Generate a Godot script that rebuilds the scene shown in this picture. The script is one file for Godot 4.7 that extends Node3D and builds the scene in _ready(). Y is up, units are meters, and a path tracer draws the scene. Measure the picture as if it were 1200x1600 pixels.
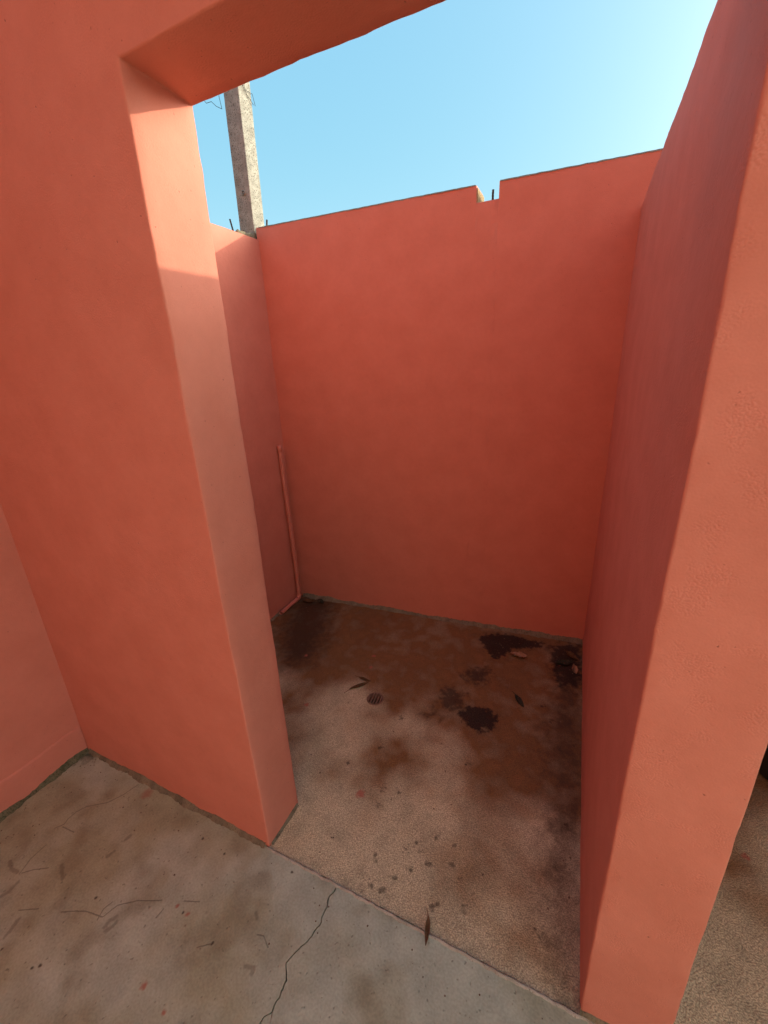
extends Node3D

# ---- marks on the two floors, in metres on the ground plane (x, z, x, z ...)
const HAIRLINES := [
	[-0.756, 0.256, -0.740, 0.235, -0.747, 0.218, -0.746, 0.188, -0.730, 0.160, -0.672, 0.120, -0.646, 0.077, -0.630, 0.024],
	[-0.464, 0.394, -0.423, 0.374, -0.393, 0.362, -0.335, 0.352, -0.321, 0.314, -0.274, 0.281, -0.229, 0.262, -0.207, 0.251],
	[-0.342, 0.363, -0.352, 0.338, -0.344, 0.315],
	[-0.705, 0.390, -0.722, 0.349, -0.723, 0.302],
	[-0.701, 0.385, -0.676, 0.364, -0.634, 0.340],
	[0.120, 0.198, 0.139, 0.193, 0.167, 0.208],
	[-0.141, 0.225, -0.096, 0.208],
	[-0.735, 0.242, -0.676, 0.237],
	[-0.590, 0.444, -0.539, 0.418],
	[-0.017, 0.288, 0.016, 0.264],
	[-0.182, 0.264, -0.184, 0.288],
]
const SMEARS := [
	[-0.686, 0.450, -0.678, 0.427, -0.681, 0.404],
	[-0.553, 0.497, -0.565, 0.456],
	[-0.603, 0.317, -0.556, 0.340],
	[-0.778, 0.382, -0.746, 0.392, -0.717, 0.388],
	[-0.305, 0.364, -0.306, 0.348, -0.297, 0.334],
	[-0.295, 0.369, -0.284, 0.355, -0.285, 0.342],
	[-0.480, 0.181, -0.475, 0.165],
	[-0.486, 0.240, -0.481, 0.221],
	[0.082, 0.160, 0.094, 0.168],
	[0.136, 0.264, 0.158, 0.257, 0.162, 0.267],
]
const DOTS := [
	[-0.403, 0.329],
	[-0.125, 0.077],
	[-0.231, 0.070],
	[0.117, 0.032],
	[-0.528, 0.515],
	[-0.402, 0.502],
	[-0.387, 0.491],
	[0.016, 0.264],
	[-0.120, 0.247],
]
const PAINT_SPOTS := [
	[-0.562, 0.036],
	[-0.084, 0.401],
	[-0.150, 0.243],
	[-0.104, 0.245],
	[0.007, 0.414],
]
const STALL_STAINS := [
	[0.395, -1.415, 0.468, -1.463, 0.537, -1.490, 0.654, -1.483, 0.744, -1.486, 0.741, -1.441, 0.658, -1.390, 0.591, -1.370, 0.568, -1.301, 0.536, -1.243, 0.475, -1.276],
	[0.434, -0.808, 0.463, -0.861, 0.505, -0.874, 0.584, -0.877, 0.608, -0.839, 0.585, -0.768, 0.536, -0.734, 0.483, -0.756],
	[0.325, -0.880, 0.332, -0.943, 0.393, -0.949, 0.447, -0.898, 0.443, -0.841, 0.412, -0.799, 0.349, -0.823],
	[0.786, -1.456, 0.873, -1.529, 0.944, -1.544, 0.947, -1.206, 0.886, -1.152, 0.850, -1.147, 0.808, -1.265],
	[-0.895, -1.375, -0.804, -1.509, -0.599, -1.430, -0.490, -1.199, -0.427, -0.993, -0.406, -0.827, -0.504, -0.742, -0.647, -0.854, -0.769, -1.061],
	[0.392, -1.066, 0.440, -1.129, 0.513, -1.147, 0.512, -1.051, 0.446, -1.015],
	[0.286, -0.745, 0.324, -0.787, 0.359, -0.758, 0.319, -0.725],
]
const STALL_DOTS := [
	[0.330, -0.350],
	[0.265, -0.336],
	[0.286, -0.268],
	[0.428, -0.174],
	[0.456, -0.213],
	[0.504, -0.168],
	[0.478, -0.191],
	[0.573, -0.254],
	[0.415, -0.093],
	[0.344, -0.112],
	[0.343, -0.020],
	[0.360, -0.042],
	[0.454, -0.130],
	[0.616, -0.160],
	[0.560, -0.064],
	[0.641, -0.099],
	[0.583, -0.185],
	[0.405, -0.043],
	[0.509, -0.249],
	[0.839, -0.117],
	[0.901, -0.458],
	[0.541, -0.568],
	[0.094, -0.382],
	[0.825, -0.913],
	[0.788, -0.993],
	[0.927, -0.823],
	[0.182, -0.500],
	[0.207, -0.679],
]
const STALL_DROPS := [
	[0.196, -0.287],
	[-0.079, -0.934],
	[-0.104, -1.025],
	[-0.250, -0.580],
	[-0.466, -0.887],
]
const CRACK := [
	[0.268, 0.010, 0.262, 0.038, 0.269, 0.078, 0.271, 0.125, 0.263, 0.154, 0.240, 0.186, 0.238, 0.213, 0.250, 0.241, 0.258, 0.276, 0.256, 0.301, 0.241, 0.331],
]

const SKY_TOP := Color(0.10, 0.29, 0.57)
const SKY_LOW := Color(0.265, 0.575, 0.695)
const SKY_FALL := 0.7
const GLOW_NEAR := 38.0
const GLOW_FAR := 1.1
const OPEN_W := 0.951      # doorway width
const OPEN_H := 2.05       # soffit height
const WALL_T := 0.166      # thickness of the doorway wall
const YARD_X := -0.989     # face of the wall left of the camera
const SIDE_X := -0.889     # face of the stall's left wall
const PART_X := 1.125      # far face of the partition

var wobble: FastNoiseLite
var fine: FastNoiseLite
var chips: FastNoiseLite
var paint: StandardMaterial3D
var paint_rough: StandardMaterial3D
var cement: StandardMaterial3D
var cement_pale: StandardMaterial3D
var rng := RandomNumberGenerator.new()


func _ready() -> void:
	rng.seed = 7
	wobble = noise_of(11, 2.2, 3)
	fine = noise_of(12, 14.0, 3)
	chips = noise_of(13, 21.0, 4)
	set_camera_and_light()
	make_materials()
	build_ground_and_floors()
	build_walls()
	build_pole()
	build_pipe()
	build_small_things()


# ------------------------------------------------------------------ camera, sky, sun

func set_camera_and_light() -> void:
	var cam := Camera3D.new()
	cam.name = "camera"
	cam.fov = 102.14
	cam.near = 0.02
	cam.far = 1500.0
	cam.transform = Transform3D(
		Basis(Vector3(0.90830, -0.04173, -0.41624), Vector3(-0.09867, 0.94557, -0.31011), Vector3(0.40652, 0.32274, 0.85474)).orthonormalized(),
		Vector3(0.8079, 1.5028, 0.6817))
	add_child(cam)
	cam.current = true

	var sky_mat := PanoramaSkyMaterial.new()
	sky_mat.panorama = air()
	var sky := Sky.new()
	sky.sky_material = sky_mat
	var env := Environment.new()
	env.background_mode = Environment.BG_SKY
	env.sky = sky
	env.background_energy_multiplier = 1.0
	env.tonemap_mode = Environment.TONE_MAPPER_LINEAR
	env.tonemap_exposure = 1.38
	env.sdfgi_enabled = true
	env.ssao_enabled = true
	env.ssil_enabled = true
	var we := WorldEnvironment.new()
	we.name = "world_environment"
	we.environment = env
	add_child(we)

	var sun := DirectionalLight3D.new()
	sun.name = "sun"
	sun.light_energy = 0.92
	sun.light_color = Color(1.0, 0.925, 0.81)
	sun.light_angular_distance = 0.55
	sun.shadow_enabled = true
	add_child(sun)
	sun.look_at_from_position(Vector3.ZERO, Vector3(-1.0, -0.372, 0.745), Vector3.UP)


# clear hazy evening air: pale at the horizon, deeper overhead, a broad bright aureole round the low sun
func air() -> ImageTexture:
	var w := 512
	var h := 256
	var toward := Vector3(1.0, 0.372, -0.745).normalized()
	var im := Image.create(w, h, false, Image.FORMAT_RGBF)
	for j in h:
		var el := (0.5 - (j + 0.5) / h) * PI
		for i in w:
			var az := (i + 0.5) / w * TAU
			var d := Vector3(sin(az) * cos(el), sin(el), -cos(az) * cos(el))
			var up := maxf(d.y, 0.0)
			var haze := pow(1.0 - up, SKY_FALL)
			var c := SKY_TOP.lerp(SKY_LOW, haze)
			var band := pow(1.0 - up, 8.0)
			c = c + Color(0.70, 0.52, 0.34) * band  # horizon band, mostly below the visible sky, set to light jamb and yard
			var off := rad_to_deg(acos(clampf(d.dot(toward), -1.0, 1.0)))
			var glow := GLOW_NEAR * exp(-off / 8.0) + GLOW_FAR * exp(-off / 20.0)  # aureole centred out of view, strength chosen to light the jamb and stall
			c = c + Color(1.0, 0.93, 0.80) * glow
			if d.y < 0.0:
				c = c.lerp(Color(0.22, 0.18, 0.13), clampf(-d.y * 12.0, 0.0, 1.0))
			im.set_pixel(i, j, c)
	return ImageTexture.create_from_image(im)


# ------------------------------------------------------------------ helpers

func lin(r: float, g: float, b: float) -> Color:
	return Color(r, g, b).linear_to_srgb()


func noise_of(s: int, freq: float, octaves := 3, kind := FastNoiseLite.TYPE_SIMPLEX_SMOOTH) -> FastNoiseLite:
	var n := FastNoiseLite.new()
	n.seed = s
	n.frequency = freq
	n.noise_type = kind
	n.fractal_octaves = octaves
	return n


func new_st() -> SurfaceTool:
	var st := SurfaceTool.new()
	st.begin(Mesh.PRIMITIVE_TRIANGLES)
	return st


func finish(st: SurfaceTool, called: String, m: Material, parent: Node = null) -> MeshInstance3D:
	st.index()
	st.generate_normals()
	var o := MeshInstance3D.new()
	o.name = called
	o.mesh = st.commit()
	o.material_override = m
	(parent if parent else self).add_child(o, true)
	return o


func tag(o: Node, label: String, category: String, group := "") -> void:
	o.set_meta("label", label)
	o.set_meta("category", category)
	if group:
		o.set_meta("group", group)


func base(called: String, at: Vector3, turn := 0.0) -> Node3D:
	var o := Node3D.new()
	o.name = called
	add_child(o, true)
	o.position = at
	o.rotation.y = turn
	return o


func quad(st: SurfaceTool, a: Vector3, b: Vector3, c: Vector3, d: Vector3) -> void:
	for v in [a, b, c, a, c, d]:
		st.add_vertex(v)



func worn(p: Vector3) -> Vector3:
	# small nicks and beads along an arris
	var q := chips.get_noise_3d(p.x, p.y, p.z)
	var t := chips.get_noise_3d(p.x + 7.0, p.y + 3.0, p.z)
	return p + Vector3(q, 0.4 * t, t) * 0.0015


func shake(p: Vector3, amp: float) -> Vector3:
	# the hand-trowelled unevenness of the plaster: a smooth vector noise of place
	var a := wobble.get_noise_3d(p.x, p.y, p.z)
	var b := wobble.get_noise_3d(p.x + 31.0, p.y - 17.0, p.z)
	var c := wobble.get_noise_3d(p.x - 53.0, p.y, p.z + 29.0)
	var d := fine.get_noise_3d(p.x, p.y, p.z)
	var e := fine.get_noise_3d(p.x + 9.0, p.y, p.z + 5.0)
	return p + Vector3(a + 0.22 * d, b + 0.22 * e, c + 0.22 * d) * amp


func cuts(lo: float, hi: float, r: float, cell: float, extra := []) -> Array:
	var l := [lo, lo + r * 0.3, lo + r * 0.62, lo + r, hi - r, hi - r * 0.62, hi - r * 0.3, hi]
	var n := int(max(1.0, round((hi - lo - 2.0 * r) / cell)))
	for i in range(1, n):
		l.append(lerpf(lo + r, hi - r, float(i) / n))
	l.append_array(extra)
	l.sort()
	return l


# a block with rounded, slightly uneven edges; bend maps every point of it
func rounded_block(st: SurfaceTool, lo: Vector3, hi: Vector3, r: float, cell: float, amp: float, bend := "", extra_x := []) -> void:
	var ax := [cuts(lo.x, hi.x, r, cell, extra_x), cuts(lo.y, hi.y, r, cell), cuts(lo.z, hi.z, r, cell)]
	var ilo := lo + Vector3.ONE * r
	var ihi := hi - Vector3.ONE * r
	for axis in 3:
		var ua: int = (axis + 1) % 3
		var va: int = (axis + 2) % 3
		for side in 2:
			var us: Array = ax[ua]
			var vs: Array = ax[va]
			var grid := []
			for u in us:
				var row := PackedVector3Array()
				for v in vs:
					var p := Vector3.ZERO
					p[axis] = hi[axis] if side == 1 else lo[axis]
					p[ua] = u
					p[va] = v
					var c := p.clamp(ilo, ihi)
					var d := p - c
					p = c + d.normalized() * r
					if bend == "partition" and int(absf(d.x) > 1e-5) + int(absf(d.y) > 1e-5) + int(absf(d.z) > 1e-5) > 1:
						p = worn(p)
					if bend:
						p = bent(p, bend)
					row.append(shake(p, amp))
				grid.append(row)
			for i in us.size() - 1:
				for j in vs.size() - 1:
					var a: Vector3 = grid[i][j]
					var b: Vector3 = grid[i + 1][j]
					var c2: Vector3 = grid[i + 1][j + 1]
					var d2: Vector3 = grid[i][j + 1]
					if side == 1:
						quad(st, a, d2, c2, b)
					else:
						quad(st, a, b, c2, d2)


func bent(p: Vector3, how: String) -> Vector3:
	match how:
		"side":    # the wall top climbs a little towards the back
			return Vector3(p.x, p.y * (1.0 + 0.0063 * clampf((-p.z - 0.2) / 1.25, 0.0, 1.0)), p.z)
		"partition":
			return Vector3(p.x, p.y * (1.0 + 0.0087 * clampf(-p.z / 1.56, 0.0, 1.0)), p.z)
		"back":    # out of square with the doorway, and notched
			var y := p.y
			if p.x > 0.2885 and p.x < 0.3875:
				y *= 2.204 / 2.27
			y += 0.0 if p.y < 1.0 else 0.0012 * fine.get_noise_2d(p.x * 1.5, 3.0)
			return Vector3(p.x, y, p.z - 0.0681 * (p.x - SIDE_X))
		"pole":
			return Vector3(p.x + 0.017 * p.y, p.y, p.z)
		"lump":
			return Vector3(p.x, p.y + 0.02 * fine.get_noise_2d(p.x, p.z) - (0.14 * maxf(0.0, p.z - 0.10) if p.y > 0.0 else 0.0), p.z)
	return p


# a round tube along points, radius may change from point to point
func tube(st: SurfaceTool, pts: Array, radii: Array, sides := 10, cap := true) -> void:
	var rings := []
	var ref := Vector3(0.31, 0.87, 0.38).normalized()
	for i in pts.size():
		var t: Vector3 = (pts[min(i + 1, pts.size() - 1)] - pts[max(i - 1, 0)]).normalized()
		var rf: Vector3 = ref if absf(ref.dot(t)) < 0.9 else Vector3.RIGHT
		var n := t.cross(rf).normalized()
		var b := t.cross(n).normalized()
		var row := PackedVector3Array()
		for k in sides:
			var an := TAU * k / sides
			row.append(pts[i] + (n * cos(an) + b * sin(an)) * float(radii[i]))
		rings.append(row)
	for i in rings.size() - 1:
		for k in sides:
			var k2 := (k + 1) % sides
			quad(st, rings[i][k], rings[i + 1][k], rings[i + 1][k2], rings[i][k2])
	if cap:
		for e in [0, rings.size() - 1]:
			for k in sides:
				st.add_vertex(pts[e])
				st.add_vertex(rings[e][(k + (1 if e == 0 else 0)) % sides])
				st.add_vertex(rings[e][(k + (0 if e == 0 else 1)) % sides])


# ------------------------------------------------------------------ materials

func gray_of(n: FastNoiseLite, size: int) -> PackedByteArray:
	var im := n.get_seamless_image(size, size, false, false, 0.12, true)
	im.convert(Image.FORMAT_L8)
	return im.get_data()


func rgb_texture(size_x: int, size_y: int, data: PackedByteArray) -> ImageTexture:
	return ImageTexture.create_from_image(Image.create_from_data(size_x, size_y, false, Image.FORMAT_RGB8, data))


func gray_texture(size_x: int, size_y: int, data: PackedByteArray) -> ImageTexture:
	return ImageTexture.create_from_image(Image.create_from_data(size_x, size_y, false, Image.FORMAT_L8, data))


func s8(v: float) -> int:
	# linear value to an sRGB byte
	return int(clampf(1.055 * pow(maxf(v, 0.0), 0.41667) - 0.055, 0.0, 1.0) * 255.0)


func painted(seed_at: int, col: Color, grain_h: float, patchy: float) -> StandardMaterial3D:
	# emulsion over sanded cement plaster: fine grain, brush mottle, few dark pin holes
	var n := 1024
	var broad := gray_of(noise_of(seed_at, 0.006, 4), n)
	var grain := gray_of(noise_of(seed_at + 1, 0.24, 3), n)
	var patch := gray_of(noise_of(seed_at + 2, 0.009, 3), n)
	var pin := gray_of(noise_of(seed_at + 3, 0.09, 2), n)
	var roll := gray_of(noise_of(seed_at + 4, 0.035, 3), n)
	var rgb := PackedByteArray()
	rgb.resize(n * n * 3)
	var hh := PackedByteArray()
	hh.resize(n * n)
	for i in n * n:
		var b := broad[i] / 255.0 - 0.5
		var g := grain[i] / 255.0 - 0.5
		var p := clampf((patch[i] / 255.0 - 0.5) * 5.0, 0.0, 1.0)
		var hole := clampf((pin[i] / 255.0 - 0.885) * 14.0, 0.0, 1.0)
		var k := 1.0 + 0.10 * b + 0.04 * (roll[i] / 255.0 - 0.5) + 0.10 * g * (0.5 + patchy * p)
		k *= 1.0 - 0.45 * hole
		rgb[i * 3] = s8(col.r * k)
		rgb[i * 3 + 1] = s8(col.g * k * (1.0 + 0.05 * b))
		rgb[i * 3 + 2] = s8(col.b * k * (1.0 + 0.08 * b))
		hh[i] = int(clampf(0.55 + 0.34 * g * (0.45 + patchy * p) + 0.05 * b + 0.22 * (roll[i] / 255.0 - 0.5) - 0.5 * hole, 0.0, 1.0) * 255.0)
	var m := StandardMaterial3D.new()
	m.albedo_texture = rgb_texture(n, n, rgb)
	m.roughness = 0.72
	m.metallic_specular = 0.35
	m.heightmap_enabled = true
	m.heightmap_texture = gray_texture(n, n, hh)
	m.heightmap_scale = grain_h
	m.uv1_triplanar = true
	m.uv1_world_triplanar = true
	m.uv1_scale = Vector3.ONE * 0.9
	return m


func mineral(seed_at: int, a: Color, b: Color, speck: Color, speck_at: float, relief: float, tile: float) -> StandardMaterial3D:
	# bare cement or concrete: blotches between two tones, dark specks
	var n := 512
	var broad := gray_of(noise_of(seed_at, 0.012, 4), n)
	var grain := gray_of(noise_of(seed_at + 1, 0.22, 3), n)
	var spots := gray_of(noise_of(seed_at + 2, 0.075, 3), n)
	var rgb := PackedByteArray()
	rgb.resize(n * n * 3)
	var hh := PackedByteArray()
	hh.resize(n * n)
	for i in n * n:
		var t := clampf(broad[i] / 255.0 * 1.6 - 0.3, 0.0, 1.0)
		var g := grain[i] / 255.0 - 0.5
		var s := clampf((spots[i] / 255.0 - speck_at) * 9.0, 0.0, 1.0)
		var c := a.lerp(b, t)
		c = c.lerp(speck, s * 0.8)
		var k := 1.0 + 0.5 * g
		rgb[i * 3] = s8(c.r * k)
		rgb[i * 3 + 1] = s8(c.g * k)
		rgb[i * 3 + 2] = s8(c.b * k)
		hh[i] = int(clampf(0.5 + 0.5 * g - 0.3 * s, 0.0, 1.0) * 255.0)
	var m := StandardMaterial3D.new()
	m.albedo_texture = rgb_texture(n, n, rgb)
	m.roughness = 0.92
	m.metallic_specular = 0.25
	m.heightmap_enabled = true
	m.heightmap_texture = gray_texture(n, n, hh)
	m.heightmap_scale = relief
	m.uv1_triplanar = true
	m.uv1_world_triplanar = true
	m.uv1_scale = Vector3.ONE * tile
	return m


func plain_of(c: Color, rough: float, spec := 0.4, metal := 0.0) -> StandardMaterial3D:
	var m := StandardMaterial3D.new()
	m.albedo_color = c.linear_to_srgb()
	m.roughness = rough
	m.metallic_specular = spec
	m.metallic = metal
	return m


func make_materials() -> void:
	var salmon := Color(0.615, 0.217, 0.147)
	paint = painted(101, salmon, 0.20, 0.6)
	paint_rough = painted(141, salmon, 0.26, 1.3)
	cement = mineral(201, Color(0.15, 0.13, 0.085), Color(0.27, 0.22, 0.14), Color(0.05, 0.05, 0.025), 0.66, 0.5, 2.2)
	cement_pale = mineral(231, Color(0.29, 0.28, 0.23), Color(0.42, 0.41, 0.34), Color(0.09, 0.08, 0.06), 0.63, 0.5, 2.6)


# ------------------------------------------------------------------ ground and floors

# a rectangle of floor with its own computed picture; marks are kept as masks in one byte plane each
class Sheet:
	var x0: float
	var z0: float
	var per: float
	var w: int
	var h: int
	var dark := PackedFloat32Array()
	var red := PackedFloat32Array()
	var low := PackedFloat32Array()

	func _init(ax: float, az: float, sx: float, sz: float, pixels_per_metre: float) -> void:
		x0 = ax
		z0 = az
		per = pixels_per_metre
		w = int(sx * per)
		h = int(sz * per)
		for a in [dark, red, low]:
			a.resize(w * h)
		dark.resize(w * h)
		red.resize(w * h)
		low.resize(w * h)

	func stroke(to: PackedFloat32Array, line: Array, width: float, much: float, rough: FastNoiseLite) -> PackedFloat32Array:
		var n := line.size() / 2
		for s in range(maxi(n - 1, 1)):
			var a := Vector2(line[s * 2], line[s * 2 + 1])
			var b := a if n == 1 else Vector2(line[s * 2 + 2], line[s * 2 + 3])
			var lo := a.min(b) - Vector2.ONE * width * 2.5
			var hi := a.max(b) + Vector2.ONE * width * 2.5
			for j in range(maxi(0, int((lo.y - z0) * per)), mini(h, int((hi.y - z0) * per) + 1)):
				for i in range(maxi(0, int((lo.x - x0) * per)), mini(w, int((hi.x - x0) * per) + 1)):
					var p := Vector2(x0 + (i + 0.5) / per, z0 + (j + 0.5) / per)
					p += Vector2(rough.get_noise_2d(p.x * 6.0, p.y * 6.0), rough.get_noise_2d(p.x * 6.0 + 40.0, p.y * 6.0)) * width * 0.65
					var q := Geometry2D.get_closest_point_to_segment(p, a, b) if n > 1 else a
					var d := p.distance_to(q) / width
					var v := much * clampf((1.5 - d) * 1.2, 0.0, 1.0)
					if v > to[j * w + i]:
						to[j * w + i] = v
		return to

	func blot(to: PackedFloat32Array, line: Array, edge: float, much: float, rough: FastNoiseLite, wave: float) -> PackedFloat32Array:
		var poly := PackedVector2Array()
		for s in line.size() / 2:
			poly.append(Vector2(line[s * 2], line[s * 2 + 1]))
		var lo := poly[0]
		var hi := poly[0]
		for q in poly:
			lo = lo.min(q)
			hi = hi.max(q)
		lo -= Vector2.ONE * (edge + wave)
		hi += Vector2.ONE * (edge + wave)
		for j in range(maxi(0, int((lo.y - z0) * per)), mini(h, int((hi.y - z0) * per) + 1)):
			for i in range(maxi(0, int((lo.x - x0) * per)), mini(w, int((hi.x - x0) * per) + 1)):
				var p := Vector2(x0 + (i + 0.5) / per, z0 + (j + 0.5) / per)
				p += Vector2(rough.get_noise_2d(p.x, p.y), rough.get_noise_2d(p.x + 40.0, p.y)) * wave
				var d := 1e9
				for s in poly.size():
					var c := Geometry2D.get_closest_point_to_segment(p, poly[s], poly[(s + 1) % poly.size()])
					d = minf(d, p.distance_to(c))
				if Geometry2D.is_point_in_polygon(p, poly):
					d = -d
				var v := much * clampf(0.5 - d / edge, 0.0, 1.0)
				if v > to[j * w + i]:
					to[j * w + i] = v
		return to


func yard_floor_material() -> StandardMaterial3D:
	var s := Sheet.new(-1.0, 0.0, 2.2, 1.1, 640.0)
	var rough := noise_of(31, 9.0, 3)
	for l in HAIRLINES:
		s.dark = s.stroke(s.dark, l, 0.0013, 0.55, rough)
	for l in SMEARS:
		s.dark = s.stroke(s.dark, l, 0.005, 0.34, rough)
	for l in DOTS:
		s.dark = s.stroke(s.dark, l, 0.0035, 0.85, rough)
	s.red = s.stroke(s.red, PAINT_SPOTS[0], 0.017, 0.55, rough)
	for k in range(1, 5):
		s.red = s.stroke(s.red, PAINT_SPOTS[k], 0.007 if k == 1 else 0.005, 0.8, rough)
	# mould in the corner of the two walls
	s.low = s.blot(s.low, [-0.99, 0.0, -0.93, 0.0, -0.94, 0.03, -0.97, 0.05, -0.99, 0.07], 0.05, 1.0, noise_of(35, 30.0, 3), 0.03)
	var big := noise_of(41, 2.4, 4)
	var mid := noise_of(42, 9.0, 4)
	var grain := noise_of(43, 110.0, 3)
	var olive := noise_of(44, 5.0, 3)
	var pits := noise_of(45, 60.0, 2)
	var rgb := PackedByteArray()
	rgb.resize(s.w * s.h * 3)
	var hh := PackedByteArray()
	hh.resize(s.w * s.h)
	for j in s.h:
		for i in s.w:
			var at := j * s.w + i
			var x := s.x0 + i / s.per
			var z := s.z0 + j / s.per
			var b := big.get_noise_2d(x, z)
			var m := mid.get_noise_2d(x, z)
			var g := grain.get_noise_2d(x, z)
			var o := clampf(olive.get_noise_2d(x, z) * 2.2 - 0.15, 0.0, 1.0)
			var pit := clampf((pits.get_noise_2d(x, z) - 0.60) * 6.0, 0.0, 1.0)
			# greyer towards the right, browner towards the left
			var grey := clampf(0.5 + b * 1.5 + (x + 0.2) * 0.5, 0.0, 1.0)
			var c := Color(0.35, 0.355, 0.22).lerp(Color(0.42, 0.465, 0.34), grey)
			c = c.lerp(Color(0.20, 0.17, 0.085), o * 0.42)
			var k := 1.0 + 0.20 * m + 0.16 * g
			c = Color(c.r * k, c.g * k, c.b * k)
			c = c.lerp(Color(0.045, 0.035, 0.022), clampf(s.dark[at] + pit * 0.4, 0.0, 0.95))
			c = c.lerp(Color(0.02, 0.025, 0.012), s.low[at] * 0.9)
			c = c.lerp(Color(0.36, 0.13, 0.08), s.red[at])
			rgb[at * 3] = s8(c.r)
			rgb[at * 3 + 1] = s8(c.g)
			rgb[at * 3 + 2] = s8(c.b)
			hh[at] = int(clampf(0.6 + 0.12 * m + 0.10 * g - 0.35 * s.dark[at] - 0.3 * pit, 0.0, 1.0) * 255.0)
	return sheet_material(s, rgb, hh, 0.35, 0.62)


func sheet_material(s: Sheet, rgb: PackedByteArray, hh: PackedByteArray, relief: float, rough: float) -> StandardMaterial3D:
	var m := StandardMaterial3D.new()
	m.albedo_texture = rgb_texture(s.w, s.h, rgb)
	m.heightmap_enabled = true
	m.heightmap_texture = gray_texture(s.w, s.h, hh)
	m.heightmap_scale = relief
	m.roughness = rough
	m.metallic_specular = 0.4
	return m


func stall_floor_material() -> StandardMaterial3D:
	var s := Sheet.new(-0.95, -1.60, 1.95, 1.60, 600.0)
	var rough := noise_of(51, 9.0, 3)
	var ragged := noise_of(52, 22.0, 4)
	for k in STALL_STAINS.size():
		var hard: bool = k < 2
		var mould: bool = k == 4
		s.dark = s.blot(s.dark, STALL_STAINS[k], 0.020 if hard else (0.16 if mould else 0.05), 0.92 if hard else (0.85 if k == 3 else 0.7), ragged, 0.028 if hard else 0.05)
	for k in 3:
		s.dark = s.blot(s.dark, STALL_STAINS[k], 0.11, 0.34, ragged, 0.06)
	for l in STALL_DOTS:
		for k in 4:
			var near := [l[0] + rng.randf_range(-0.011, 0.011), l[1] + rng.randf_range(-0.011, 0.011)]
			s.dark = s.stroke(s.dark, near, rng.randf_range(0.002, 0.0065), rng.randf_range(0.25, 0.7), ragged)
	for k in STALL_DROPS.size():
		s.red = s.stroke(s.red, STALL_DROPS[k], 0.014 if k == 0 else 0.009, 0.8, rough)
	# silt that lies along the foot of the partition
	s.low = s.blot(s.low, [0.95, -1.5, 0.95, -0.01, 0.90, -0.02, 0.86, -0.3, 0.85, -0.6, 0.80, -0.9, 0.86, -1.2], 0.12, 0.8, ragged, 0.07)
	var big := noise_of(61, 1.7, 4)
	var mid := noise_of(62, 8.0, 4)
	var worm := noise_of(63, 120.0, 2)
	worm.fractal_type = FastNoiseLite.FRACTAL_RIDGED
	var grain := noise_of(64, 150.0, 2)
	var rgb := PackedByteArray()
	rgb.resize(s.w * s.h * 3)
	var hh := PackedByteArray()
	hh.resize(s.w * s.h)
	for j in s.h:
		for i in s.w:
			var at := j * s.w + i
			var x := s.x0 + i / s.per
			var z := s.z0 + j / s.per
			var b := big.get_noise_2d(x, z)
			var m := mid.get_noise_2d(x, z)
			var w := worm.get_noise_2d(x, z)
			var g := grain.get_noise_2d(x, z)
			# the broomed screed is pale at the doorway and turns brown with soil further in
			var soil := clampf(0.95 * smoothstep(0.22, 0.80, -z + 0.16 * x + 0.55 * b) + 0.22 * b + 0.36 * m, 0.0, 1.0)
			var c := Color(0.67, 0.585, 0.355).lerp(Color(0.235, 0.120, 0.040), soil)
			var k := 1.0 + 0.30 * m + 0.25 * g
			c = Color(c.r * k, c.g * k, c.b * k)
			var pit := clampf((w - 0.15) * 1.8, 0.0, 1.0)
			c = c.lerp(Color(0.075, 0.050, 0.030), pit * 0.58)
			c = c.lerp(Color(0.055, 0.040, 0.022), clampf(s.low[at] * (0.75 + 0.6 * m), 0.0, 0.95))
			c = c.lerp(Color(0.018, 0.012, 0.008), clampf(s.dark[at] * (1.0 + 0.3 * g), 0.0, 0.97))
			c = c.lerp(Color(0.42, 0.12, 0.075), s.red[at])
			rgb[at * 3] = s8(c.r)
			rgb[at * 3 + 1] = s8(c.g)
			rgb[at * 3 + 2] = s8(c.b)
			hh[at] = int(clampf(0.6 + 0.1 * m + 0.16 * g - 0.30 * pit, 0.0, 1.0) * 255.0)
	return sheet_material(s, rgb, hh, 0.45, 0.8)


func flat_piece(st: SurfaceTool, poly: PackedVector2Array, top: float, deep: float, s: Rect2) -> void:
	var tri := Geometry2D.triangulate_polygon(poly)
	for t in range(0, tri.size(), 3):
		for e in [0, 1, 2]:
			var q := poly[tri[t + e]]
			st.set_smooth_group(0)
			st.set_uv((q - s.position) / s.size)
			st.add_vertex(Vector3(q.x, top, q.y))
	for i in poly.size():
		var a := poly[i]
		var b := poly[(i + 1) % poly.size()]
		st.set_smooth_group(-1)
		for v in [[a, top], [b, top], [b, deep], [a, top], [b, deep], [a, deep]]:
			st.set_uv((v[0] - s.position) / s.size)
			st.add_vertex(Vector3(v[0].x, v[1], v[0].y))


func structure(o: Node) -> void:
	o.set_meta("kind", "structure")


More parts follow.
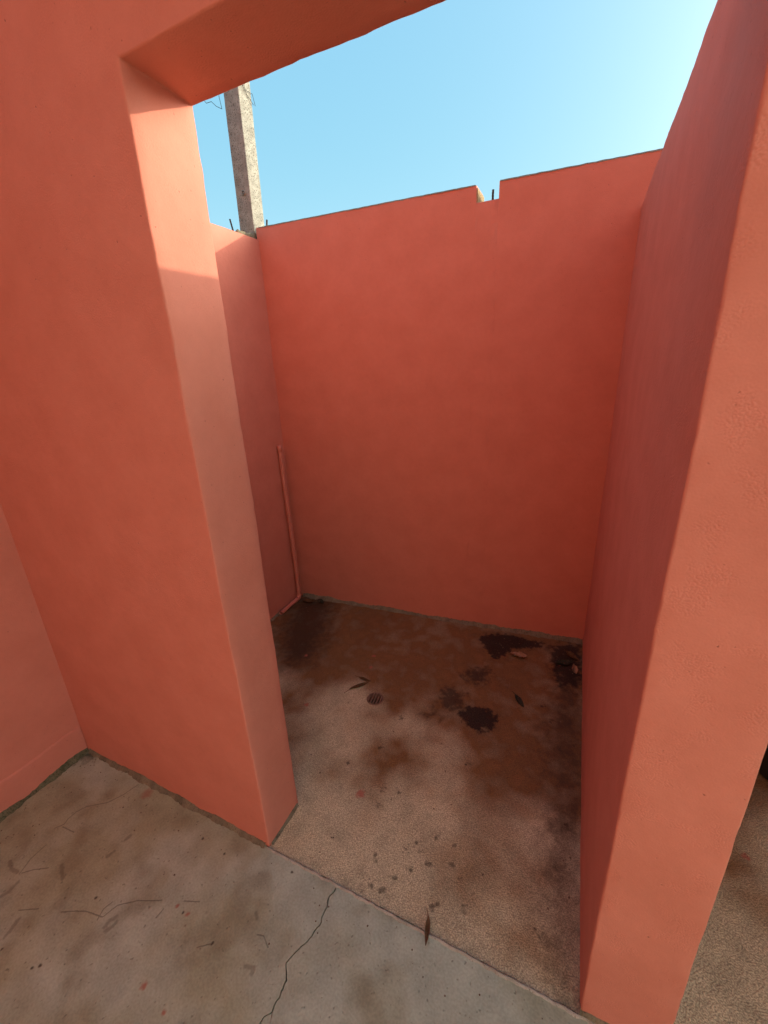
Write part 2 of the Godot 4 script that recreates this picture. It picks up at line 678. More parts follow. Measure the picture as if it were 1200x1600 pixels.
func build_ground_and_floors() -> void:
	var st := new_st()
	# one sheet, open where the drain goes down
	var gx := [-500.0, 0.041 - 0.06, 0.041 + 0.06, 500.0]
	var gz := [-500.0, -0.738 - 0.06, -0.738 + 0.06, 500.0]
	for i in 3:
		for j in 3:
			if i != 1 or j != 1:
				quad(st, Vector3(gx[i], -0.03, gz[j]), Vector3(gx[i + 1], -0.03, gz[j]), Vector3(gx[i + 1], -0.03, gz[j + 1]), Vector3(gx[i], -0.03, gz[j + 1]))
	var soil := mineral(261, Color(0.16, 0.12, 0.075), Color(0.24, 0.18, 0.11), Color(0.05, 0.045, 0.02), 0.62, 0.8, 0.5)
	structure(finish(st, "ground", soil))

	# the screed in front of the doorway, in two pieces either side of its crack
	var yard := yard_floor_material()
	var rect := Rect2(-1.0, 0.0, 2.2, 1.1)
	var line: Array = CRACK[0]
	var path := PackedVector2Array()
	path.append(Vector2(0.270, 0.0))
	for i in range(1, line.size() / 2):
		path.append(Vector2(line[i * 2], line[i * 2 + 1]))
	for k in 24:
		var z := 0.36 + k * 0.12
		path.append(Vector2(0.235 + 0.06 * sin(z * 2.3) + 0.02 * sin(z * 9.0), z))
	var dense := PackedVector2Array()
	var jit := noise_of(71, 26.0, 3)
	for i in path.size() - 1:
		var n := 6
		for k in n:
			var q := path[i].lerp(path[i + 1], float(k) / n)
			dense.append(q + Vector2(jit.get_noise_2d(q.y, 0.0), 0.0) * 0.008)
	dense.append(path[path.size() - 1])
	var left := PackedVector2Array()
	var right := PackedVector2Array()
	for q in dense:
		var gap := 0.0013 + 0.0016 * absf(jit.get_noise_2d(q.y * 2.0, 8.0))
		left.append(q - Vector2(gap, 0.0))
		right.append(q + Vector2(gap, 0.0))
	# the edge of the slab along the doorway is not quite straight
	var zend := 3.2
	left[left.size() - 1].y = zend
	right[right.size() - 1].y = zend
	left.append(Vector2(YARD_X - 0.02, zend))
	left.append(Vector2(YARD_X - 0.02, -0.02))
	left.append(Vector2(-0.03, -0.02))
	for k in 16:
		var x := -0.01 + k * 0.0172
		left.append(Vector2(x, 0.004 + 0.003 * jit.get_noise_2d(x, 3.0)))
	right.append(Vector2(3.4, zend))
	right.append(Vector2(3.4, 0.0))
	for k in 90:
		var x := 3.3 - k * 0.0335
		if x < 0.29:
			break
		right.append(Vector2(x, 0.004 + 0.003 * jit.get_noise_2d(x, 3.0)))
	st = new_st()
	flat_piece(st, left, 0.0, -0.05, rect)
	flat_piece(st, right, 0.0, -0.05, rect)
	structure(finish(st, "yard_floor", yard))

	# the thin lip where the yard screed ends
	st = new_st()
	var prev := []
	for k in 141:
		var x := -0.004 + k * 0.0088
		var e := 0.003 + 0.003 * jit.get_noise_2d(x, 3.0)
		var hgt := 0.0042 + 0.0025 * jit.get_noise_2d(x * 2.0, 9.0)
		var wd := 0.008 + 0.004 * jit.get_noise_2d(x * 1.5, 19.0)
		var ring := [Vector3(x, -0.004, e - 0.002), Vector3(x, hgt * 0.8, e), Vector3(x, hgt, e + wd * 0.4), Vector3(x, -0.001, e + wd)]
		if prev:
			for i in 3:
				quad(st, prev[i], prev[i + 1], ring[i + 1], ring[i])
		prev = ring
	var lip := finish(st, "screed_lip", mineral(281, Color(0.38, 0.34, 0.25), Color(0.52, 0.47, 0.36), Color(0.12, 0.09, 0.05), 0.70, 0.4, 4.0))
	structure(lip)

	# the rough screed inside, a finger lower
	st = new_st()
	var srect := Rect2(-0.95, -1.60, 1.95, 1.60)
	var inside := stall_floor_material()
	var hole := Vector2(0.041, -0.738)
	for half in [1.0, -1.0]:
		var piece := PackedVector2Array()
		piece.append(Vector2(hole.x, -1.66))
		piece.append(Vector2(0.97 if half > 0.0 else -0.95, -1.66))
		if half > 0.0:
			for k in 66:
				var x := 0.96 - k * 0.0139
				piece.append(Vector2(x, -0.0015 + 0.0025 * jit.get_noise_2d(x * 1.7, 33.0)))
		else:
			piece.append(Vector2(-0.95, -0.10))
			piece.append(Vector2(-0.02, -0.10))
			for k in 4:
				var x := -0.012 + k * 0.0139
				piece.append(Vector2(x, -0.0015 + 0.0025 * jit.get_noise_2d(x * 1.7, 33.0)))
		piece.append(Vector2(hole.x, -0.0015 + 0.0025 * jit.get_noise_2d(hole.x * 1.7, 33.0)))
		for k in 17:
			var an := PI * 0.5 - PI * k / 16.0
			piece.append(hole + Vector2(half * cos(an), sin(an)) * 0.037)
		flat_piece(st, piece, -0.004, -0.05, srect)
	structure(finish(st, "stall_floor", inside))
	st = new_st()
	flat_piece(st, PackedVector2Array([Vector2(PART_X - 0.02, -1.66), Vector2(3.0, -1.66), Vector2(3.0, -0.004), Vector2(PART_X - 0.02, -0.004)]), -0.004, -0.05, Rect2(PART_X - 0.4, -1.6, 1.95, 1.6))
	structure(finish(st, "next_stall_floor", inside))


# ------------------------------------------------------------------ walls

# ragged strip of bare cement between paint and floor
func fillet(called: String, parent: Node, a: Vector3, b: Vector3, out_dir: Vector3, tall: float, wide: float, m: Material, s: int) -> void:
	var st := new_st()
	var n := noise_of(s, 7.0, 4)
	var steps := int(a.distance_to(b) / 0.009)
	var prev := []
	for i in steps + 1:
		var t := float(i) / steps
		var p := a.lerp(b, t)
		var d := t * a.distance_to(b)
		var hh := tall * (0.72 + 0.8 * n.get_noise_2d(d * 0.6, 0.0) + 0.22 * n.get_noise_2d(d * 9.0, 5.0))
		hh = maxf(hh, tall * 0.3)
		var ww := wide * (0.8 + 0.8 * n.get_noise_2d(d, 11.0) + 0.4 * n.get_noise_2d(d * 6.0, 15.0))
		ww = maxf(ww, wide * 0.3)
		var lift := 0.0035
		var ring := [p - out_dir * 0.01 + Vector3.UP * (hh + 0.001), p + out_dir * lift + Vector3.UP * hh, p + out_dir * (lift + ww * 0.3) + Vector3.UP * hh * 0.45, p + out_dir * (lift + ww * 0.65) + Vector3.UP * hh * 0.18, p + out_dir * (lift + ww) - Vector3.UP * 0.003]
		if prev:
			for k in ring.size() - 1:
				quad(st, prev[k], prev[k + 1], ring[k + 1], ring[k])
		prev = ring
	finish(st, called, m, parent)


func bevel(d: float, r: float) -> float:
	return r - sqrt(maxf(0.0, r * r - (r - d) * (r - d))) if d < r else 0.0


func plaster(p: Vector3) -> Vector3:
	# points of the doorway wall; its arrises are worn
	var dx: float = maxf(maxf(-p.x, p.x - 2.05), 0.0)
	var dy: float = maxf(p.y - OPEN_H, 0.0)
	if sqrt(dx * dx + dy * dy) < 0.0044 and p.y < OPEN_H + 0.0044:
		var deep := minf(absf(p.z), absf(p.z + WALL_T))
		if deep < 0.005:
			p = worn(p)
	return shake(p, 0.0035)


func doorway_wall() -> void:
	var root := base("doorway_wall", Vector3.ZERO)
	tag(root, "salmon wall with the tall open doorway and lintel across it", "wall")
	var r := 0.0045
	var far_x := 2.05
	var lo_x := -1.2
	var hi_x := 2.4
	var top := 3.35  # top is above the view, height chosen to keep sky light off the stall
	var xs := [0.0, -0.3 * r, -0.62 * r, -r, -2.2 * r, far_x, far_x + 0.3 * r, far_x + r, 0.004, far_x - 0.004]
	for k in 31:
		xs.append(lerpf(lo_x, -0.035, k / 30.0))
	for k in range(1, 120):
		xs.append(lerpf(0.0, far_x, k / 120.0))
	for k in 8:
		xs.append(lerpf(far_x + 0.04, hi_x, k / 7.0))
	xs.sort()
	var ys := [OPEN_H, OPEN_H + 0.3 * r, OPEN_H + 0.62 * r, OPEN_H + r, OPEN_H + 2.2 * r, OPEN_H - 0.004]
	for k in 150:
		ys.append(lerpf(-0.03, OPEN_H - 0.012, k / 149.0))
	for k in 14:
		ys.append(lerpf(OPEN_H + 0.04, top, k / 13.0))
	ys.sort()
	var st := new_st()
	for face in 2:
		var grid := []
		for x in xs:
			var row := PackedVector3Array()
			for y in ys:
				var dx: float = maxf(maxf(-x, x - far_x), 0.0)
				var dy: float = maxf(y - OPEN_H, 0.0)
				var z := -bevel(sqrt(dx * dx + dy * dy), r)
				if face == 1:
					z = -WALL_T - z
				row.append(plaster(Vector3(x, y, z)))
			grid.append(row)
		for i in xs.size() - 1:
			for j in ys.size() - 1:
				if xs[i] >= -1e-6 and xs[i + 1] <= far_x + 1e-6 and ys[j + 1] <= OPEN_H + 1e-6:
					continue
				if face == 0:
					quad(st, grid[i][j], grid[i][j + 1], grid[i + 1][j + 1], grid[i + 1][j])
				else:
					quad(st, grid[i][j], grid[i + 1][j], grid[i + 1][j + 1], grid[i][j + 1])
	var zs := [-r]
	for k in range(1, 7):
		zs.append(lerpf(-r, -WALL_T + r, k / 6.0))
	# reveals
	for side in 2:
		var x: float = 0.0 if side == 0 else far_x
		for j in ys.size() - 1:
			if ys[j + 1] > OPEN_H + 1e-6:
				break
			for k in zs.size() - 1:
				var a := plaster(Vector3(x, ys[j], zs[k]))
				var b := plaster(Vector3(x, ys[j], zs[k + 1]))
				var c := plaster(Vector3(x, ys[j + 1], zs[k + 1]))
				var d := plaster(Vector3(x, ys[j + 1], zs[k]))
				if side == 0:
					quad(st, a, d, c, b)
				else:
					quad(st, a, b, c, d)
	# soffit
	for i in xs.size() - 1:
		if xs[i] < -1e-6 or xs[i + 1] > far_x + 1e-6:
			continue
		for k in zs.size() - 1:
			var a := plaster(Vector3(xs[i], OPEN_H, zs[k]))
			var b := plaster(Vector3(xs[i + 1], OPEN_H, zs[k]))
			var c := plaster(Vector3(xs[i + 1], OPEN_H, zs[k + 1]))
			var d := plaster(Vector3(xs[i], OPEN_H, zs[k + 1]))
			quad(st, a, b, c, d)
	# top and ends
	for i in xs.size() - 1:
		quad(st, plaster(Vector3(xs[i], top, 0.0)), plaster(Vector3(xs[i], top, -WALL_T)), plaster(Vector3(xs[i + 1], top, -WALL_T)), plaster(Vector3(xs[i + 1], top, 0.0)))
	for x in [lo_x, hi_x]:
		for j in ys.size() - 1:
			quad(st, plaster(Vector3(x, ys[j], 0.0)), plaster(Vector3(x, ys[j + 1], 0.0)), plaster(Vector3(x, ys[j + 1], -WALL_T)), plaster(Vector3(x, ys[j], -WALL_T)))
	finish(st, "plastered_wall", paint, root)
	fillet("cement_strip", root, Vector3(YARD_X + 0.02, 0.0, 0.0), Vector3(-0.012, 0.0, 0.0), Vector3.BACK, 0.021, 0.014, cement, 301)
	fillet("cement_strip", root, Vector3(0.0, -0.004, -0.01), Vector3(0.0, -0.004, -WALL_T + 0.008), Vector3.RIGHT, 0.010, 0.008, cement, 302)


func build_walls() -> void:
	doorway_wall()

	var st := new_st()
	var root := base("yard_wall", Vector3(YARD_X, 0, 1.4))
	tag(root, "salmon wall at the left edge, meeting the doorway wall above the grey floor", "wall")
	st = new_st()
	rounded_block(st, Vector3(YARD_X - 0.16, -0.03, -0.05), Vector3(YARD_X, 2.4, 3.2), 0.006, 0.05, 0.003)
	var o := finish(st, "plastered_wall", paint, root)
	o.position = -root.position
	# thicker plaster left along the foot of this wall, its edge trowelled off
	st = new_st()
	var last := []
	for k in 101:
		var z := 0.004 + k * 0.016
		var y := 0.140 + 0.022 * wobble.get_noise_2d(z * 1.3, 50.0) + 0.005 * fine.get_noise_2d(z, 8.0) - 0.02 * clampf(0.06 - z, 0.0, 0.06) / 0.06
		var row := []
		for q in [[-0.02, 0.0045], [0.03, 0.0045], [0.08, 0.0045], [y - 0.030, 0.0045], [y - 0.014, 0.0043], [y - 0.006, 0.0034], [y, 0.0015], [y + 0.004, -0.002]]:
			row.append(shake(Vector3(YARD_X + q[1], q[0], z), 0.003) - root.position)
		if last:
			for i in row.size() - 1:
				quad(st, last[i], row[i], row[i + 1], last[i + 1])
		last = row
	finish(st, "plaster_band", paint, root)
	var mossy := mineral(321, Color(0.11, 0.115, 0.062), Color(0.21, 0.19, 0.115), Color(0.03, 0.04, 0.015), 0.6, 0.6, 3.0)
	fillet("cement_strip", root, Vector3(0.004, 0.0, 1.0 - 1.4), Vector3(0.004, 0.0, 0.004 - 1.4), Vector3.RIGHT, 0.024, 0.020, mossy, 303)

	# unseen walls behind the camera, placed to bounce sunlit colour towards the doorway
	root = base("unseen_opposite_wall", Vector3(0.0, 0, 1.9))
	tag(root, "tall salmon wall behind the camera, unseen, placed to bounce warm light onto the doorway wall", "wall")
	st = new_st()
	rounded_block(st, Vector3(-1.2, -0.03, 1.9), Vector3(0.8, 3.9, 2.06), 0.006, 0.15, 0.004)
	o = finish(st, "plastered_wall", paint, root)
	o.position = -root.position
	root = base("unseen_pale_wall", Vector3(3.0, 0, 2.1))
	tag(root, "pale plastered wall behind the camera, unseen, placed to bounce neutral light onto the partition end and floor", "wall")
	st = new_st()
	rounded_block(st, Vector3(0.82, -0.03, 2.0), Vector3(5.0, 3.5, 2.16), 0.006, 0.15, 0.004)
	o = finish(st, "plastered_wall", painted(171, Color(0.54, 0.50, 0.46), 0.2, 0.8), root)
	o.position = -root.position

	# unseen slab above the view, placed to darken the top of the doorway wall
	root = base("unseen_sunshade_slab", Vector3(0.6, 2.74, 0.3))
	tag(root, "thin salmon sunshade slab above the doorway, unseen, placed to darken the wall top", "sunshade")
	st = new_st()
	rounded_block(st, Vector3(-1.8, 0.0, -0.32), Vector3(1.8, 0.09, 0.27), 0.006, 0.1, 0.004)
	finish(st, "slab", paint, root)

	# left wall of the stall
	root = base("stall_side_wall", Vector3(SIDE_X, 0, -0.8))
	tag(root, "narrow salmon side wall of the stall left of the back wall, below the pole", "wall")
	st = new_st()
	rounded_block(st, Vector3(SIDE_X - 0.16, -0.03, -1.60), Vector3(SIDE_X, 2.2, -WALL_T - 0.002), 0.006, 0.05, 0.003, "side")
	o = finish(st, "plastered_wall", paint, root)
	o.position = -root.position
	fillet("cement_strip", root, Vector3(0, -0.004, -0.25), Vector3(0, -0.004, -0.63), Vector3.RIGHT, 0.014, 0.014, cement, 304)

	# back wall with the notch in its top
	root = base("stall_back_wall", Vector3(0, 0, -1.5))
	tag(root, "salmon back wall of the stall with a small notch in its top edge against the sky", "wall")
	st = new_st()
	rounded_block(st, Vector3(SIDE_X - 0.012, -0.03, -1.437 - 0.14), Vector3(3.2, 2.27, -1.437), 0.005, 0.05, 0.003, "back", [0.287, 0.2884, 0.2886, 0.3374, 0.3874, 0.3876, 0.389])
	o = finish(st, "plastered_wall", paint, root)
	o.position = -root.position
	# bare mortar left along the top edge
	var pieces := [[SIDE_X + 0.01, 0.284], [0.392, 1.3]]
	for q in pieces:
		st = new_st()
		var prev := []
		var nn := int((q[1] - q[0]) / 0.012)
		for i in nn + 1:
			var x: float = lerpf(q[0], q[1], float(i) / nn)
			var zf := -1.437 - 0.0681 * (x - SIDE_X)
			var y := 2.268 + 0.0012 * fine.get_noise_2d(x * 1.5, 3.0)
			var hgt := 0.0022 + 0.0007 * fine.get_noise_2d(x * 2.2, 40.0)
			var ring := [Vector3(x, y - 0.003 - 0.002 * fine.get_noise_2d(x * 3.0, 70.0), zf + 0.0022), Vector3(x, y + hgt, zf + 0.001), Vector3(x, y + hgt + 0.002, zf - 0.05), Vector3(x, y + hgt, zf - 0.135), Vector3(x, y - 0.01, zf - 0.138)]
			if prev:
				for k in ring.size() - 1:
					quad(st, prev[k], ring[k], ring[k + 1], prev[k + 1])
			prev = ring
		var cap := finish(st, "mortar_cap", mineral(331, Color(0.24, 0.26, 0.20), Color(0.32, 0.33, 0.26), Color(0.12, 0.12, 0.08), 0.66, 0.4, 4.0), root)
		cap.position = -root.position
	# broken brick face of the notch
	st = new_st()
	var zf := -1.437 - 0.0681 * (0.287 - SIDE_X)
	rounded_block(st, Vector3(0.280, 2.2, zf - 0.135), Vector3(0.2935, 2.262, zf - 0.004), 0.003, 0.012, 0.006)
	o = finish(st, "broken_brick", mineral(341, Color(0.45, 0.33, 0.17), Color(0.58, 0.45, 0.25), Color(0.25, 0.14, 0.07), 0.62, 0.6, 5.0), root)
	o.position = -root.position
	fillet("cement_strip", root, Vector3(SIDE_X + 0.02, -0.004, -1.437 + 1.5 - 0.0014), Vector3(OPEN_W - 0.003, -0.004, -1.437 + 1.5 - 0.0681 * (OPEN_W - SIDE_X)), Vector3(0.068, 0, 1).normalized(), 0.026, 0.020, cement, 305)

	# partition whose end is the right-hand jamb
	root = base("partition_wall", Vector3(1.038, 0, -0.8))
	tag(root, "salmon partition wall right of the doorway, its flat end facing the yard", "wall")
	st = new_st()
	rounded_block(st, Vector3(OPEN_W, -0.03, -1.62), Vector3(PART_X, 2.071, -0.003), 0.005, 0.022, 0.0025, "partition")
	o = finish(st, "plastered_wall", paint_rough, root)
	o.position = -root.position
	fillet("cement_strip", root, Vector3(OPEN_W - 1.038, 0.0, 0.797), Vector3(PART_X - 1.038, 0.0, 0.797), Vector3.BACK, 0.020, 0.012, cement, 306)

	# the far side of the next stall
	root = base("far_partition_wall", Vector3(2.14, 0, -0.8))
	tag(root, "salmon partition wall beyond the next stall, outside the right edge", "wall")
	st = new_st()
	rounded_block(st, Vector3(2.05, -0.03, -1.60), Vector3(2.22, 2.08, -WALL_T - 0.003), 0.008, 0.08, 0.004)
	o = finish(st, "plastered_wall", paint, root)
	o.position = -root.position


# ------------------------------------------------------------------ the pole and the bars by it

func build_pole() -> void:
	var root := base("concrete_pole", Vector3(-0.975, 2.21, -1.5))
	tag(root, "speckled square concrete pole standing on the wall corner against the sky", "pole")
	var st := new_st()
	rounded_block(st, Vector3(-0.050, 0.012, -0.049), Vector3(0.050, 2.4, 0.049), 0.006, 0.04, 0.0022, "pole")
	finish(st, "shaft", cement_pale, root)
	st = new_st()
	tube(st, [Vector3(0.014, 0.235, 0.0475), Vector3(0.014, 0.235, 0.0535), Vector3(0.014, 0.235, 0.0545)], [0.014, 0.013, 0.009], 14)
	finish(st, "mortar_plug", cement_pale, root)
	# lump of mortar at its foot, on the wall top
	st = new_st()
	rounded_block(st, Vector3(-0.075, -0.02, 0.050), Vector3(0.066, 0.030, 0.20), 0.012, 0.014, 0.012, "lump")
	finish(st, "mortar_lump", mineral(411, Color(0.20, 0.18, 0.11), Color(0.33, 0.30, 0.20), Color(0.08, 0.07, 0.04), 0.62, 0.5, 4.0), root)
	st = new_st()
	rounded_block(st, Vector3(0.030, -0.03, -0.03), Vector3(0.082, 0.026, 0.045), 0.010, 0.012, 0.012)
	finish(st, "mortar_lump", cement, root)

	var steel := mineral(421, Color(0.055, 0.05, 0.05), Color(0.11, 0.075, 0.05), Color(0.03, 0.02, 0.02), 0.6, 0.2, 8.0)
	rebar("rebar", [Vector3(-1.020, 2.16, -1.398), Vector3(-1.024, 2.25, -1.402), Vector3(-1.043, 2.325, -1.406)], 0.0042, steel, "thin dark rebar leaning beside the left foot of the pole")
	rebar("rebar", [Vector3(-0.874, 2.20, -1.50), Vector3(-0.872, 2.285, -1.50), Vector3(-0.866, 2.318, -1.50)], 0.0046, steel, "short rusty rebar stub at the right foot of the pole")
	rebar("rebar", [Vector3(0.352, 2.10, -1.58), Vector3(0.351, 2.24, -1.578), Vector3(0.352, 2.258, -1.578)], 0.0048, steel, "small dark rebar stub standing in the notch of the back wall")

	# loose binding wire tied round the pole
	var w := base("binding_wire", Vector3(-0.975, 2.8, -1.5))
	tag(w, "thin loose binding wire curling off the pole just under the lintel", "wire")
	var thin := plain_of(Color(0.06, 0.055, 0.05), 0.6, 0.5, 0.5)
	for q in [[Vector3(-0.056, 0.02, 0.053), Vector3(-0.085, 0.035, 0.06), Vector3(-0.105, 0.055, 0.07), Vector3(-0.13, 0.050, 0.08), Vector3(-0.15, 0.075, 0.085), Vector3(-0.19, 0.07, 0.1)],
		[Vector3(-0.056, 0.02, 0.053), Vector3(-0.062, 0.07, 0.056), Vector3(-0.058, 0.11, 0.056)],
		[Vector3(0.062, 0.13, 0.052), Vector3(0.066, 0.10, 0.020), Vector3(0.065, 0.075, -0.01), Vector3(0.068, 0.05, -0.05)],
		[Vector3(0.062, 0.16, 0.052), Vector3(0.066, 0.14, 0.025), Vector3(0.066, 0.09, 0.0), Vector3(0.068, 0.095, -0.05), Vector3(0.07, 0.05, -0.062)]]:
		st = new_st()
		tube(st, q, [0.0013, 0.0013, 0.0013, 0.0013, 0.0013, 0.0013], 5)
		finish(st, "strand", thin, w)


func rebar(called: String, pts: Array, r: float, m: Material, label: String) -> void:
	var c := Curve3D.new()
	for i in pts.size():
		c.add_point(pts[i] - pts[0])
	var st := new_st()
	var baked := []
	var radii := []
	var n := 26
	for i in n + 1:
		baked.append(c.sample_baked(c.get_baked_length() * i / n))
		radii.append(r * (1.12 if i % 2 == 0 else 0.95))
	tube(st, baked, radii, 9)
	var o := finish(st, called, m)
	o.position = pts[0]
	tag(o, label, "rebar", "rebar stubs sticking out of the walls")


# ------------------------------------------------------------------ the painted water pipe

func build_pipe() -> void:
	var root := base("water_pipe", Vector3(SIDE_X + 0.022, 0.0, -1.390))
	tag(root, "thin salmon painted water pipe standing in the back left corner of the stall", "pipe")
	var m: StandardMaterial3D = paint.duplicate()
	m.roughness = 0.42
	m.metallic_specular = 0.5
	var st := new_st()
	var pts := []
	var rad := []
	for k in 24:
		var t := k / 23.0
		pts.append(Vector3(0.004 * sin(t * 5.0) - 0.002, 0.03 + t * 1.055, 0.004 * sin(t * 3.0 + 0.5) + 0.014 * t))
		rad.append(0.0135)
	tube(st, pts, rad, 16)
	finish(st, "riser", m, root)
	st = new_st()
	var topp: Vector3 = pts[23]
	tube(st, [topp - Vector3.UP * 0.034, topp - Vector3.UP * 0.032, topp - Vector3.UP * 0.004, topp + Vector3.UP * 0.004, topp + Vector3.UP * 0.008], [0.0138, 0.0162, 0.0162, 0.0145, 0.006], 16)
	finish(st, "end_cap", m, root)
	st = new_st()
	tube(st, [Vector3(0, 0.055, 0), Vector3(0, 0.03, 0.001), Vector3(0.0, 0.017, 0.009), Vector3(0.001, 0.013, 0.025), Vector3(0.001, 0.013, 0.035)], [0.0150, 0.0160, 0.0160, 0.0160, 0.0150], 16)
	finish(st, "elbow", m, root)
	st = new_st()
	pts = []
	rad = []
	for k in 9:
		pts.append(Vector3(0.001 + 0.004 * k / 8.0, 0.012, 0.02 + 0.20 * k / 8.0))
		rad.append(0.0135)
	tube(st, pts, rad, 16)
	finish(st, "floor_run", m, root)


# ------------------------------------------------------------------ drain, leaves, bucket

func leaf_shape(length: float, width: float, curl: float, twist: float, s: int, crumple := 0.0) -> SurfaceTool:
	var st := new_st()
	var n := noise_of(s, 1.0, 2)
	var nu := 14
	var nv := 8
	var g := []
	for i in nu + 1:
		var row := PackedVector3Array()
		var t := float(i) / nu
		var half := width * 0.5 * pow(sin(PI * clampf(t * 0.97 + 0.015, 0.0, 1.0)), 0.8) * (1.15 - 0.4 * t)
		for j in nv + 1:
			var v := float(j) / nv * 2.0 - 1.0
			var x := (t - 0.5) * length
			var y := curl * (v * v) * half / (width * 0.5) + curl * 0.9 * pow(absf(t - 0.45) * 2.0, 2.0) + 0.0008 * (1.0 - absf(v))
			var z := v * half * (1.0 - 0.25 * curl / width)
			var q := Vector3(x, y, z)
			q.y += absf(n.get_noise_2d(x * 60.0, z * 60.0)) * crumple
			q.x += n.get_noise_2d(z * 70.0, x * 70.0 + 9.0) * crumple * 0.6
			q = q.rotated(Vector3.RIGHT, twist * (t - 0.5))
			row.append(q)
		g.append(row)
	for i in nu:
		for j in nv:
			quad(st, g[i][j], g[i][j + 1], g[i + 1][j + 1], g[i + 1][j])
	return st


func leaf(at: Vector3, turn: float, length: float, width: float, curl: float, twist: float, s: int, m: Material, label: String, stalk := true, crumple := 0.0, group := "") -> Node3D:
	var root := base("dead_leaf", at, turn)
	tag(root, label, "leaf", group)
	var blade := finish(leaf_shape(length, width, curl, twist, s, crumple), "blade", m, root)
	# let the lowest point of the blade touch the floor
	blade.position.y = -blade.mesh.get_aabb().position.y
	if stalk:
		var st := new_st()
		tube(st, [Vector3(length * 0.3, 0.0012, 0), Vector3(0, 0.0015, 0), Vector3(-length * 0.5, 0.0012 + curl * 0.3, 0.0), Vector3(-length * 0.78, 0.0012, length * 0.05)], [0.0006, 0.0009, 0.0012, 0.0010], 6)
		var k := finish(st, "stalk", m, root)
		k.position.y = 0.0006
	return root


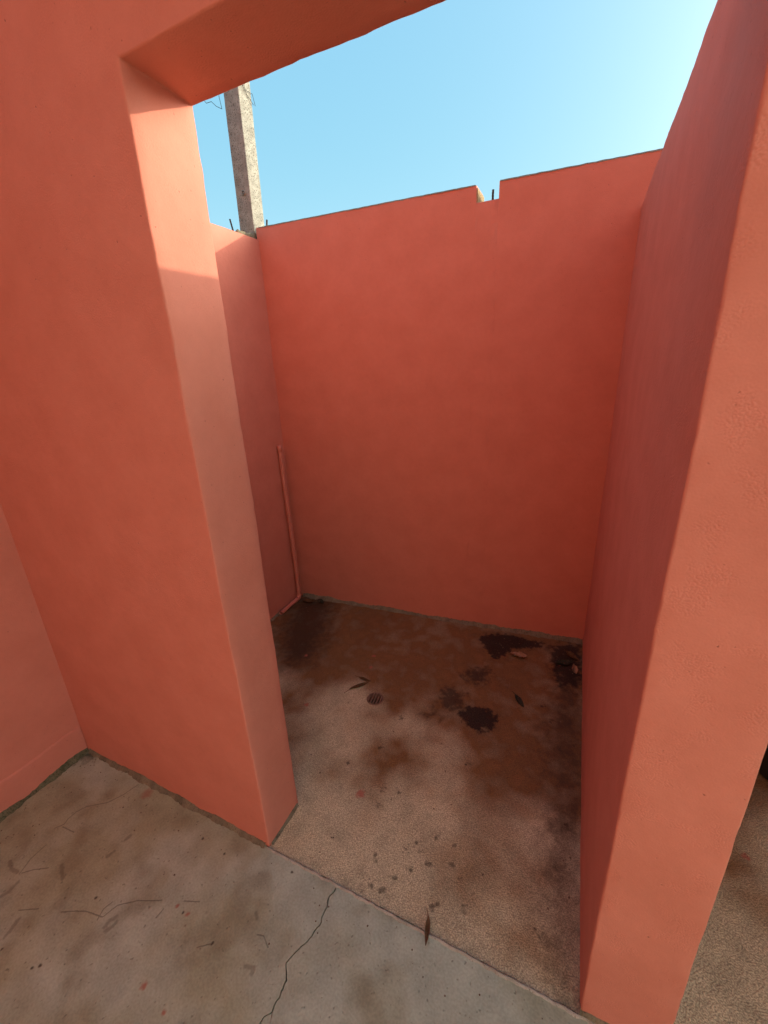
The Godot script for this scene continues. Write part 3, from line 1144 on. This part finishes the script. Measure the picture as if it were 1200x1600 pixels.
func build_small_things() -> void:
	var fy := -0.004
	# floor drain
	var root := base("floor_drain", Vector3(0.041, fy, -0.738))
	tag(root, "small round slotted drain grate in the middle of the stall floor", "drain")
	var iron := mineral(501, Color(0.20, 0.125, 0.08), Color(0.32, 0.20, 0.13), Color(0.06, 0.04, 0.03), 0.66, 0.3, 8.0)
	var st := new_st()
	var rr := 0.036
	var prev := []
	for k in 41:
		var an := TAU * k / 40.0
		var d := Vector3(cos(an), 0, sin(an))
		var ring := [d * (rr + 0.006) + Vector3.UP * 0.0004, d * (rr + 0.003) + Vector3.UP * 0.0032, d * rr + Vector3.UP * 0.003, d * (rr - 0.001) - Vector3.UP * 0.03]
		if prev:
			for i in 3:
				quad(st, prev[i], ring[i], ring[i + 1], prev[i + 1])
		prev = ring
	finish(st, "rim", iron, root)
	st = new_st()
	lathe(st, [Vector2(0.0365, -0.012), Vector2(0.0365, -0.26), Vector2(0.0, -0.26)], 32)
	finish(st, "drain_pipe", cement, root)
	for k in 5:
		var off := (k - 2.0) * 0.0142
		var half := sqrt(rr * rr - off * off)
		st = new_st()
		rounded_block(st, Vector3(-half, 0.0014, off - 0.0034), Vector3(half, 0.0042, off + 0.0034), 0.0010, 0.02, 0.0)
		var bar := finish(st, "bar", iron, root)
		bar.rotation.y = 1.69
	var brown := mineral(511, Color(0.10, 0.050, 0.022), Color(0.20, 0.11, 0.05), Color(0.04, 0.02, 0.01), 0.62, 0.1, 9.0)
	var tan := mineral(521, Color(0.34, 0.19, 0.10), Color(0.48, 0.30, 0.17), Color(0.16, 0.08, 0.04), 0.62, 0.1, 9.0)
	var russet := mineral(541, Color(0.16, 0.085, 0.04), Color(0.26, 0.15, 0.075), Color(0.07, 0.035, 0.02), 0.62, 0.1, 9.0)
	var dark := mineral(531, Color(0.035, 0.035, 0.022), Color(0.075, 0.070, 0.042), Color(0.02, 0.015, 0.01), 0.6, 0.1, 9.0)

	leaf(Vector3(0.682, fy, -0.982), -0.96, 0.085, 0.030, 0.006, 0.5, 1, dark, "dark narrow dead leaf lying alone near the right wall of the stall")
	leaf(Vector3(0.635, fy, -1.310), 0.13, 0.085, 0.050, 0.014, 0.8, 2, tan, "pale crumpled dead leaf beside the dark stain at the back wall", false, 0.016)
	leaf(Vector3(-0.072, fy, -0.782), 0.9, 0.105, 0.022, 0.010, 1.0, 3, brown, "narrow curled brown leaf just left of the floor drain")
	leaf(Vector3(-0.065, fy + 0.0, -0.835), -0.17, 0.075, 0.018, 0.008, -1.0, 4, brown, "short curled leaf behind the narrow one left of the drain")
	leaf(Vector3(0.562, 0.003, 0.002), -1.28, 0.070, 0.017, 0.010, 0.6, 5, russet, "rolled brown leaf lying across the joint of the doorway floor", true)
	var piled := "dead leaves in the back right corner of the stall"
	leaf(Vector3(0.862, fy, -1.335), 0.5, 0.09, 0.045, 0.012, 0.6, 6, dark, "leftmost dark leaf in the back right corner", true, 0.010, piled)
	leaf(Vector3(0.900, fy + 0.004, -1.400), -0.9, 0.085, 0.04, 0.014, -0.8, 7, brown, "rearmost brown leaf in the back right corner", true, 0.010, piled)
	leaf(Vector3(0.915, fy, -1.300), 2.0, 0.07, 0.035, 0.014, 0.9, 8, tan, "palest leaf in the back right corner, against the partition", false, 0.014, piled)
	leaf(Vector3(-0.78, fy, -1.37), 0.4, 0.09, 0.045, 0.014, 0.7, 9, brown, "brown leaf by the foot of the painted pipe", true, 0.012)
	leaf(Vector3(-0.70, fy, -1.40), -0.6, 0.08, 0.04, 0.012, -0.6, 10, dark, "dark leaf against the back wall, right of the pipe", true, 0.012)

	# grit and crumbs swept against the walls and over the soiled part of the floor
	st = new_st()
	var g := RandomNumberGenerator.new()
	g.seed = 77
	for k in 420:
		var x := g.randf_range(-0.84, 0.93)
		var z := -1.44 - 0.0681 * (x - SIDE_X) * 0.9 + 0.03 + absf(g.randfn(0.0, 0.16)) if k < 260 else g.randf_range(-1.4, -0.05)
		if k > 380:
			x = 0.93 - absf(g.randfn(0.0, 0.05))
		crumb(st, Vector3(x, fy, z), g.randf_range(0.0012, 0.0034), g)
	for k in 160:
		var at := Vector3(g.randf_range(-0.95, 1.1), 0.0, absf(g.randfn(0.0, 0.10)) + 0.02)
		if k > 80:
			at = Vector3(YARD_X + 0.03 + absf(g.randfn(0.0, 0.08)), 0.0, g.randf_range(0.02, 0.7))
		crumb(st, at, g.randf_range(0.0009, 0.0024), g)
	var grit := finish(st, "floor_grit", mineral(561, Color(0.09, 0.06, 0.04), Color(0.26, 0.18, 0.11), Color(0.04, 0.03, 0.02), 0.6, 0.1, 9.0))
	grit.set_meta("kind", "stuff")
	grit.set_meta("label", "loose grit and crumbs of mortar scattered over the floors")
	grit.set_meta("category", "grit")

	# bucket in the next stall, only its edge shows
	root = base("plastic_bucket", Vector3(1.675, fy, -0.985))
	tag(root, "dark grey plastic bucket at the right edge, mostly hidden by the partition", "bucket")
	var plastic := plain_of(Color(0.035, 0.033, 0.034), 0.4, 0.5)
	st = new_st()
	lathe(st, [Vector2(0.0, 0.004), Vector2(0.115, 0.002), Vector2(0.122, 0.01), Vector2(0.150, 0.255), Vector2(0.158, 0.258), Vector2(0.160, 0.272), Vector2(0.152, 0.276), Vector2(0.146, 0.262), Vector2(0.117, 0.014), Vector2(0.0, 0.012)], 40)
	finish(st, "body", plastic, root)
	st = new_st()
	var arc := []
	var rads := []
	for k in 17:
		var an := PI * k / 16.0
		arc.append(Vector3(0.164 * cos(an), 0.25 - 0.02 * sin(an), 0.168 * sin(an)))
		rads.append(0.003)
	tube(st, arc, rads, 8)
	finish(st, "handle", plain_of(Color(0.3, 0.3, 0.3), 0.4, 0.5, 1.0), root)


func crumb(st: SurfaceTool, at: Vector3, size: float, g: RandomNumberGenerator) -> void:
	var up := at + Vector3(g.randf_range(-0.3, 0.3), g.randf_range(0.6, 1.1), g.randf_range(-0.3, 0.3)) * size
	var ring := []
	var n := 5
	var a0 := g.randf() * TAU
	for k in n:
		var an := a0 + TAU * k / n
		ring.append(at + Vector3(cos(an), 0.25, sin(an)) * size * g.randf_range(0.7, 1.4))
	for k in n:
		var p: Vector3 = ring[k]
		var q: Vector3 = ring[(k + 1) % n]
		st.set_smooth_group(-1)
		for v in [up, p, q]:
			st.add_vertex(v)
		quad(st, p, Vector3(p.x, at.y - 0.001, p.z), Vector3(q.x, at.y - 0.001, q.z), q)


func lathe(st: SurfaceTool, profile: Array, sides: int) -> void:
	for i in profile.size() - 1:
		for k in sides:
			var a0 := TAU * k / sides
			var a1 := TAU * (k + 1) / sides
			var p: Vector2 = profile[i]
			var q: Vector2 = profile[i + 1]
			quad(st, Vector3(p.x * cos(a0), p.y, p.x * sin(a0)), Vector3(p.x * cos(a1), p.y, p.x * sin(a1)), Vector3(q.x * cos(a1), q.y, q.x * sin(a1)), Vector3(q.x * cos(a0), q.y, q.x * sin(a0)))
